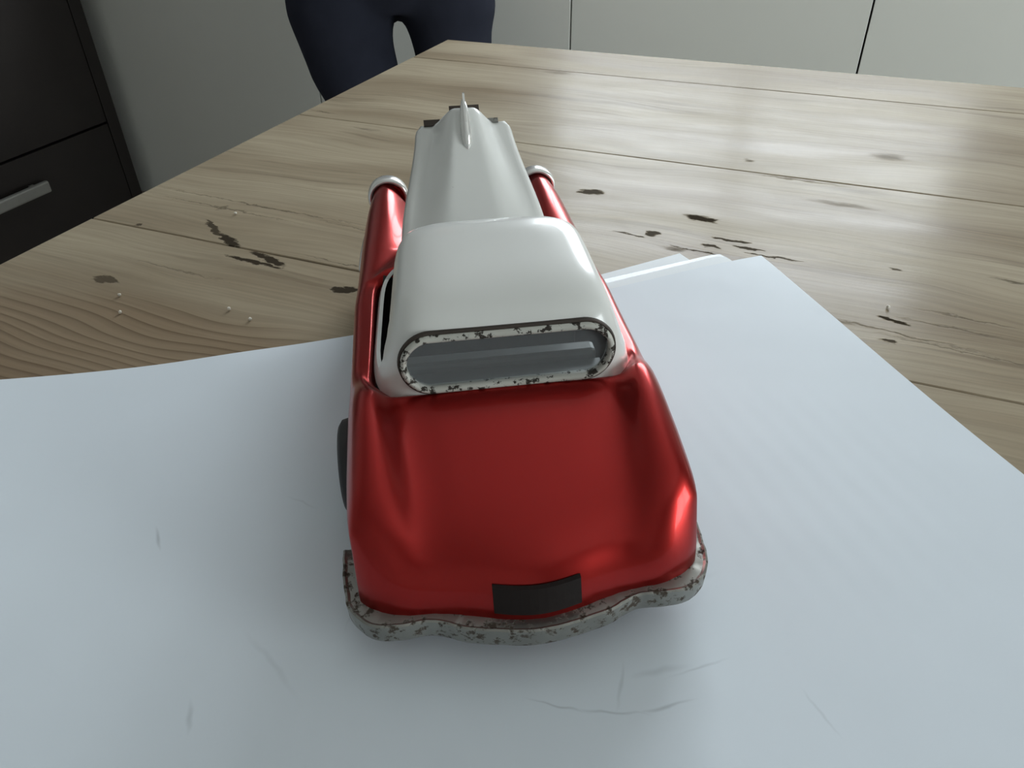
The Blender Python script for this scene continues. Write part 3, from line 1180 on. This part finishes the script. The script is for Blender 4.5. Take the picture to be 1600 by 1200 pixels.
fr = ring_part('rear_window_frame', [(-.004, .006), (-.004, -.005), (-.001, -.009), (.003, -.009), (.0065, -.005), (.007, .006)], M_FRAME, car)
fr['label'] = 'chipped white rim round the rear window'
gk = ring_part('gasket', [(.0068, .004), (.0070, -.003), (.0090, -.003), (.0105, .004)], M_RUST, fr)
gp = stadium(.162, .266, .348)
g1 = [(x + RX, rear_y(z) + .002 + 0.11 * max(0, abs(x) - .135) ** 1.2, z) for x, z in gp]
g2 = [(x, y + .002, z) for x, y, z in g1]
gl = prism(g1, g2, 'rear_window_glass')
gl.parent = car
gl.data.materials.clear()
gl.data.materials.append(M_GLASS)
# windscreen glass
gp = stadium(.150, .286, .397, r=.03)
zz = lambda z: .690 - (z - .29) * 1.18
g1 = [(x, zz(z) - .006, z) for x, z in gp]
g2 = [(x, y + .003, z) for x, y, z in g1]
gl = prism(g1, g2, 'windscreen_glass')
gl.parent = car
gl.data.materials.clear()
gl.data.materials.append(M_GLASS)

# --- inside: seats and dashboard
for s, zt in ((.365, .262), (.525, .292)):
    bm = bmesh.new()
    add_box(bm, tuple(v * S for v in (-.165, s - .012, .118)), tuple(v * S for v in (.165, s + .022, zt)), .002)
    st = bm_obj('seat_back', bm, M_SEAT, car)
    bm = bmesh.new()
    add_box(bm, tuple(v * S for v in (-.165, s + .0225, .118)), tuple(v * S for v in (.165, s + .10, .175)), .002)
    bm_obj('seat_cushion', bm, M_SEAT, car)
box('parcel_shelf', tuple(v * S for v in (-.170, .297, .238)), tuple(v * S for v in (.170, .352, .246)), M_SEAT, car)
box('dashboard', tuple(v * S for v in (-.17, .655, .20)), tuple(v * S for v in (.17, .685, .270)), M_CABIN, car, .002)
sw = lathe('steering_wheel', [(.036 * S, 0), (.039 * S, .003 * S), (.042 * S, 0), (.039 * S, -.003 * S)], M_DARK, car, 24, 'Y', (-.085 * S, .635 * S, .262 * S), closed=True)

# --- raised hood, hinged at the cowl
HB, HT = Vector((0.795, 0.272)), Vector((1.003, 0.446))
hd = (HT - HB).normalized()
hn = Vector((-hd.y, hd.x))
HL = (HT - HB).length
nu, nv = 48, 30


def hood_pt(u, v, off=0.0):
    hw = .157 + (.104 - .157) * sstep(v) * 0.6 + (.104 - .157) * v * 0.4
    if v > .94:
        # rounded front corners
        k = (v - .94) / .06
        hw_u = hw
        lim = 1 - 0.12 * k * k
        u = u * lim
    t = u * hw
    bo = .160 + (.070 - .160) * (v ** 0.85)      # outer half width of the ridge
    bi = .050 + (.016 - .050) * v                 # inner half width of its top
    bh = .028 + .044 * v
    q = max(0.0, min(1.0, (abs(t) - bi) / (bo - bi)))
    bulge = bh * (1 - sstep(q))
    # flange dips a little beside the bulge and turns down at the very edge
    edge = -0.010 * max(0, abs(u) - .93) / .07
    nose = -0.014 * max(0, (v - .95) / .05) ** 2 * (1 - q)
    d = bulge + edge + nose + off
    base = HB + hd * (v * HL) + hn * d
    return (t + 0.004, base.x, base.y)


vs, fs = [], []
for j in range(nv + 1):
    for i in range(nu + 1):
        vs.append(hood_pt(-1 + 2 * i / nu, j / nv))
for j in range(nv):
    for i in range(nu):
        a = j * (nu + 1) + i
        fs.append((a, a + 1, a + nu + 2, a + nu + 1))
hood = mesh_obj('hood', U(vs), fs, M_WHITE, car)
hood['label'] = 'white raised hood with a central ridge'
so = hood.modifiers.new('solid', 'SOLIDIFY')
so.thickness = 0.0009
so.offset = 0


def hood_box(name, t0, t1, v0, v1, d0, d1, mat, parent):
    vs = []
    for t in (t0, t1):
        for v in (v0, v1):
            for d in (d0, d1):
                b_ = HB + hd * (v * HL) + hn * d
                vs.append((t + 0.004, b_.x, b_.y))
    fs = [(0, 1, 3, 2), (4, 6, 7, 5), (0, 4, 5, 1), (2, 3, 7, 6), (0, 2, 6, 4), (1, 5, 7, 3)]
    return mesh_obj(name, U(vs), fs, mat, parent, smooth=False)


tb = hood_box('lip', -.030, .034, .98, 1.048, .046, .051, M_RUST, hood)
tb['label'] = 'dark rusted lip under the hood nose'
hood_box('tab', -.086, -.050, .99, 1.045, .000, .005, M_RUST, hood)
hood_box('tab', .052, .078, .99, 1.03, .000, .005, M_CHROME, hood)
for t in (-.10, .10):
    hood_box('hinge', t - .012, t + .012, -.05, .06, -.010, -.004, M_DARK, hood)

# --- hood ornament: a slim rocket with a fin
vs, fs = [], []
m = 12
prof = [(.64, .0015, .000), (.68, .0080, .004), (.76, .0120, .006), (.88, .0110, .008), (.96, .0085, .010), (1.02, .0050, .010), (1.06, .0015, .010)]
for v, r, lift in prof:
    top = hood_pt(0, min(v, .94))
    b_ = HB + hd * (v * HL)
    tz = Vector((top[1], top[2])) + hd * ((v - min(v, .94)) * HL) + hn * (lift * 0.5)
    for k in range(m):
        a = 2 * math.pi * k / m
        o_ = hn * (math.sin(a) * r * 1.2)
        vs.append((.004 + math.cos(a) * r, tz.x + o_.x, tz.y + o_.y))
for i in range(len(prof) - 1):
    for k in range(m):
        l = (k + 1) % m
        fs.append((i * m + k, i * m + l, (i + 1) * m + l, (i + 1) * m + k))
fs.append(tuple(range(m)))
fs.append(tuple((len(prof) - 1) * m + k for k in range(m)))
orn = mesh_obj('hood_ornament', U(vs), fs, M_BRIGHT, hood)
vs, fs = [], []
fin = [(.74, .010), (.84, .018), (.95, .026), (1.03, .030), (1.05, .026), (1.03, .004), (.90, .004), (.76, .004)]
for t in (-.0022, .0022):
    for v, d in fin:
        top = hood_pt(0, min(v, .94))
        p_ = Vector((top[1], top[2])) + hd * ((v - min(v, .94)) * HL) + hn * d
        vs.append((.004 + t, p_.x, p_.y))
q = len(fin)
fs = [tuple(range(q)), tuple(range(2 * q - 1, q - 1, -1))] + [(k, (k + 1) % q, q + (k + 1) % q, q + k) for k in range(q)]
mesh_obj('ornament_fin', U(vs), fs, M_BRIGHT, hood, smooth=False)

# --- engine under the hood
bm = bmesh.new()
add_box(bm, tuple(v * S for v in (-.055, .83, .102)), tuple(v * S for v in (.055, 1.0, .19)), .002)
en = bm_obj('engine_block', bm, M_CABIN, car)
for t in (-.035, .035):
    box('valve_cover', tuple(v * S for v in (t - .015, .84, .191)), tuple(v * S for v in (t + .015, .99, .206)), M_RED, car, .0012)
lathe('air_filter', [(.001, .208 * S), (.036 * S, .208 * S), (.038 * S, .212 * S), (.038 * S, .226 * S), (.034 * S, .231 * S), (.001, .231 * S)], M_BRIGHT, car, 24, 'Z', (0, .915 * S, 0))

# --- headlamps
for sg in (-1, 1):
    c = (sg * .180 * S, 0, .256 * S)
    hl = lathe('headlamp_rim', [(.040 * S, 1.070 * S), (.046 * S, 1.068 * S), (.0490 * S, 1.080 * S), (.0485 * S, 1.100 * S),
                                (.045 * S, 1.108 * S), (.039 * S, 1.104 * S)], M_BRIGHT, car, 36, 'Y', c, closed=True)
    lathe('headlamp_lens', [(.0405 * S, 1.090 * S), (.036 * S, 1.104 * S), (.024 * S, 1.113 * S), (.010 * S, 1.117 * S), (.001 * S, 1.118 * S)], M_LENS, car, 30, 'Y', c)

# --- grille and front bumper
for k in range(6):
    z = .085 + .019 * k
    box('grille_bar', tuple(v * S for v in (-.125, 1.088, z)), tuple(v * S for v in (.125, 1.100, z + .009)), M_BRIGHT, car, .0008)
box('grille_back', tuple(v * S for v in (-.13, 1.070, .07)), tuple(v * S for v in (.13, 1.0905, .204)), M_DARK, car)


def bumper(name, path, prof, mat):
    """path: half plan curve (t, s) from the side to the middle; prof: (outward offset, z, lift-with-path)"""
    full = [(-t, s) for t, s in path] + [(t, s) for t, s in reversed(path[:-1])]
    # smooth with a Catmull-Rom spline
    pts = []
    for i in range(len(full) - 1):
        p0, p1, p2, p3 = full[max(0, i - 1)], full[i], full[i + 1], full[min(len(full) - 1, i + 2)]
        for k in range(6):
            f = k / 6
            pts.append(tuple(0.5 * (2 * p1[d] + (p2[d] - p0[d]) * f + (2 * p0[d] - 5 * p1[d] + 4 * p2[d] - p3[d]) * f * f +
                                    (3 * p1[d] - p0[d] - 3 * p2[d] + p3[d]) * f ** 3) for d in (0, 1)))
    pts.append(full[-1])
    vs, fs = [], []
    nn = len(pts)
    for i, (t, s) in enumerate(pts):
        a, b_ = pts[max(0, i - 1)], pts[min(nn - 1, i + 1)]
        tx, ty = b_[0] - a[0], b_[1] - a[1]
        l = math.hypot(tx, ty)
        nx_, ny_ = ty / l, -tx / l          # outward
        endf = 1.0
        if i < 4 or i > nn - 5:
            endf = 0.55 + 0.45 * min(i, nn - 1 - i) / 4
        for o_, z in prof:
            zc = .07
            # light cast waviness
            wv = 0.0004 * math.sin(i * 0.9) + 0.0003 * math.sin(i * 1.7 + 1)
            vs.append((t + nx_ * (o_ + wv), s + ny_ * (o_ + wv), zc + (z - zc) * endf + wv * 0.8))
    m_ = len(prof)
    for i in range(nn - 1):
        for k in range(m_):
            l = (k + 1) % m_
            fs.append((i * m_ + k, i * m_ + l, (i + 1) * m_ + l, (i + 1) * m_ + k))
    fs.append(tuple(range(m_)))
    fs.append(tuple((nn - 1) * m_ + k for k in range(m_)))
    o = mesh_obj(name, U(vs), fs, mat, car)
    o.data.set_sharp_from_angle(angle=R(32))
    return o


rb = bumper('rear_bumper', [(.277, .135), (.276, .095), (.272, .050), (.262, .012), (.232, -.018), (.190, -.024), (.155, -.022), (.128, -.030), (.105, -.041), (.055, -.053), (0, -.060)],
            [(-.030, .088), (-.006, .0875), (-.002, .0900), (.001, .0880), (.0015, .084), (.0005, .060), (-.003, .052), (-.010, .050), (-.010, .078), (-.030, .080)], M_CHROME)
rb['label'] = 'tarnished pitted chrome wraparound rear bumper'
fb = bumper('front_bumper', [(.238, 1.03), (.240, 1.09), (.228, 1.125), (.19, 1.14), (.12, 1.150), (.06, 1.155), (0, 1.157)],
            [(.014, .092), (0, .095), (-.006, .086), (-.008, .078), (-.006, .056), (.002, .046), (.010, .046), (.006, .082), (.014, .084)], M_CHROME)
for sg in (-1, 1):
    box('bumper_bracket', tuple(v * S for v in (sg * .12 - .012, -.005, .056)), tuple(v * S for v in (sg * .12 + .012, .05, .062)), M_DARK, car)
    box('bumper_bracket', tuple(v * S for v in (sg * .12 - .012, 1.03, .056)), tuple(v * S for v in (sg * .12 + .012, 1.147, .062)), M_DARK, car)

# --- number plate following the slope of the tail
vs, fs = [], []
nn_ = 10
for i in range(nn_ + 1):
    t = -.062 + .124 * i / nn_
    bow = tail_bow(t)
    for (s, z) in ((-.0450, .104), (-.0320, .142)):
        vs.append((t, s + bow, z))
    for (s, z) in ((-.0390, .104), (-.0245, .142)):
        vs.append((t, s + bow, z))
for i in range(nn_):
    a = i * 4
    for x, y in ((0, 1), (1, 3), (3, 2), (2, 0)):
        fs.append((a + x, a + y, a + 4 + y, a + 4 + x))
fs += [(0, 1, 3, 2), tuple(nn_ * 4 + k for k in (0, 1, 3, 2))]
pl = mesh_obj('number_plate', U(vs), fs, M_PLATE, car, smooth=False)
pl['label'] = 'dark worn number plate'

# --- wheels
for s, tout in ((.32, .284), (.86, .246)):
    for sg in (-1, 1):
        c = (0, s * S, .086 * S)
        w = .052
        prof = [(.050, tout - .006), (.058, tout - .002), (.074, tout), (.083, tout - .006), (.086, tout - .018), (.086, tout - w + .01), (.080, tout - w), (.050, tout - w)]
        lathe('tyre', [(r * S, sg * t * S) for r, t in prof], M_RUBBER, car, 36, 'X', c, closed=True)
        hub = [(.051, tout - .020), (.051, tout - .006), (.046, tout - .003), (.030, tout - .006), (.018, tout - .001), (.006, tout + .001)]
        lathe('hubcap', [(r * S, sg * t * S) for r, t in hub], M_CHROME, car, 30, 'X', c)
    lathe('axle', [(.008 * S, -(tout - .05) * S), (.008 * S, (tout - .05) * S)], M_DARK, car, 12, 'X', (0, s * S, .086 * S))

# ------------------------------------------------------------------ person in navy trousers behind the table corner
pr = empty('person', (-0.79, 1.32, Z0), R(31))
pr.scale = (0.87, 0.95, 1.0)
tag(pr, 'person standing behind the table corner in dark navy trousers', 'person')


def skin(name, verts, edges_, mat, parent, root=0, sub=2):
    me = bpy.data.meshes.new(name)
    me.from_pydata([v[0] for v in verts], edges_, [])
    o = bpy.data.objects.new(name, me)
    link(o, parent)
    md = o.modifiers.new('skin', 'SKIN')
    md.use_smooth_shade = True
    md.use_x_symmetry = False
    for i, v in enumerate(verts):
        sv = me.skin_vertices[0].data[i]
        sv.radius = v[1] if isinstance(v[1], tuple) else (v[1], v[1])
        sv.use_root = (i == root)
    subsurf(o, sub)
    bake(o)
    for p in o.data.polygons:
        p.use_smooth = True
    o.data.materials.clear()
    o.data.materials.append(mat)
    return o


# local coordinates: x across, -y towards the table, z up from the floor
def fused(name, tubes, mat, parent, voxel=0.011):
    """tubes: lists of (x, y, z, half width, half depth); fused into one continuous surface"""
    vs, fs = [], []
    m = 24
    for tube in tubes:
        o0 = len(vs)
        for (x, y, z, a_, b_) in tube:
            for k in range(m):
                th = 2 * math.pi * k / m
                vs.append((x + a_ * math.cos(th), y + b_ * math.sin(th), z))
        for i in range(len(tube) - 1):
            for k in range(m):
                l = (k + 1) % m
                fs.append((o0 + i * m + k, o0 + i * m + l, o0 + (i + 1) * m + l, o0 + (i + 1) * m + k))
        fs.append(tuple(o0 + k for k in range(m)))
        fs.append(tuple(o0 + (len(tube) - 1) * m + k for k in range(m)))
    o = mesh_obj(name, vs, fs, mat, parent)
    md = o.modifiers.new('fuse', 'REMESH')
    md.mode = 'VOXEL'
    md.voxel_size = voxel
    md = o.modifiers.new('relax', 'SMOOTH')
    md.iterations = 4
    md.factor = 0.5
    bake(o)
    for p in o.data.polygons:
        p.use_smooth = True
    o.data.materials.clear()
    o.data.materials.append(mat)
    return o


fused('trousers', [
    [(-.07, .02, .05, .070, .075), (-.07, .01, .22, .072, .075), (-.07, -.015, .42, .078, .085), (-.073, -.02, .50, .080, .092), (-.079, -.015, .56, .082, .1),
     (-.093, -.01, .607, .094, .105), (-.105, 0, .66, .098, .10), (-.113, 0, .72, .107, .105), (-.105, 0, .82, .108, .12)],
    [(.108, .02, .05, .070, .075), (.110, .01, .22, .072, .075), (.116, -.015, .42, .080, .085), (.120, -.02, .50, .083, .092), (.120, -.015, .56, .084, .1),
     (.120, -.01, .636, .083, .10), (.116, 0, .675, .088, .10), (.112, 0, .72, .104, .105), (.100, 0, .82, .105, .12)],
    [(0, 0, .722, .15, .08), (0, 0, .76, .203, .115), (0, 0, .84, .200, .125), (0, 0, .93, .180, .12), (0, 0, 1.0, .165, .115)]], M_DENIM, pr)
skin('shirt', [
    ((0, 0, 1.00), (.165, .115)), ((0, 0, .93), (.16, .115)), ((0, .005, 1.15), (.160, .11)), ((0, .01, 1.30), (.170, .11)), ((0, .01, 1.38), (.10, .08)), ((0, .01, 1.43), (.058, .058)),
    ((-.17, .01, 1.35), .062), ((-.225, .02, 1.22), .052), ((-.245, .03, 1.08), .045), ((-.235, .0, .96), .040),
    ((.17, .01, 1.35), .062), ((.225, .02, 1.22), .052), ((.245, .03, 1.08), .045), ((.235, .0, .96), .040)],
    [(0, 1), (0, 2), (2, 3), (3, 4), (4, 5), (3, 6), (6, 7), (7, 8), (8, 9), (3, 10), (10, 11), (11, 12), (12, 13)], M_SHIRT, pr)
skin('head', [((0, .01, 1.41), (.050, .052)), ((0, .005, 1.47), (.052, .056)), ((0, -.012, 1.525), (.062, .080)), ((0, -.010, 1.59), (.072, .095)),
              ((0, -.005, 1.65), (.068, .088)), ((0, 0, 1.685), (.035, .045)),
              ((0, -.098, 1.565), (.010, .012)), ((0, -.116, 1.558), (.009, .009))],
     [(0, 1), (1, 2), (2, 3), (3, 4), (4, 5), (3, 6), (6, 7)], M_SKIN, pr)
for sx in (-1, 1):
    bm = bmesh.new()
    bmesh.ops.create_uvsphere(bm, u_segments=12, v_segments=8, radius=.011)
    e_ = bm_obj('eye', bm, M_EYE, pr, True)
    e_.location = (sx * .031, -.082, 1.595)
    bm = bmesh.new()
    bmesh.ops.create_uvsphere(bm, u_segments=12, v_segments=10, radius=.03)
    for v in bm.verts:
        v.co.x *= .3
        v.co.y *= .6
    e_ = bm_obj('ear', bm, M_SKIN, pr, True)
    e_.location = (sx * .074, .005, 1.575)
    # hand: palm and five fingers
    hx = sx * .235
    hv = [((hx, 0, .985), (.026, .026)), ((hx, -.01, .935), (.018, .030)), ((hx, -.015, .885), (.014, .038))]
    he = [(0, 1), (1, 2)]
    for f, (dy, ln) in enumerate(((-.030, .062), (-.010, .074), (.010, .070), (.028, .055))):
        b0 = len(hv)
        hv.append(((hx, -.015 + dy, .868), (.009, .009)))
        hv.append(((hx - sx * .006, -.017 + dy * 1.1, .868 - ln * .5), (.0085, .0085)))
        hv.append(((hx - sx * .018, -.017 + dy * 1.1, .868 - ln), (.0075, .0075)))
        he += [(2, b0), (b0, b0 + 1), (b0 + 1, b0 + 2)]
    b0 = len(hv)
    hv.append(((hx - sx * .010, -.052, .905), (.010, .010)))
    hv.append(((hx - sx * .016, -.062, .870), (.009, .009)))
    he += [(1, b0), (b0, b0 + 1)]
    skin('hand', hv, he, M_SKIN, pr)
    xx = -.070 if sx < 0 else .108
    skin('shoe', [((xx, .05, .045), (.040, .040)), ((xx, -.03, .042), (.042, .038)), ((xx, -.11, .034), (.045, .030)), ((xx, -.17, .028), (.032, .022))],
         [(0, 1), (1, 2), (2, 3)], M_SHOE, pr)
bm = bmesh.new()
bmesh.ops.create_uvsphere(bm, u_segments=24, v_segments=16, radius=1.0)
bmesh.ops.delete(bm, geom=[v for v in bm.verts if v.co.z < -0.35 or (v.co.y < -0.55 and v.co.z < 0.45)], context='VERTS')
for v in bm.verts:
    v.co = Vector((v.co.x * .088, v.co.y * .105 + .012, v.co.z * .115 + 1.595))
bm_obj('hair', bm, M_HAIR, pr, True)
bm = bmesh.new()
add_box(bm, (-.022, -.0965, 1.530), (.022, -.086, 1.538), .002)
bm_obj('mouth', bm, plain('lips', (.42, .18, .15), .5), pr)
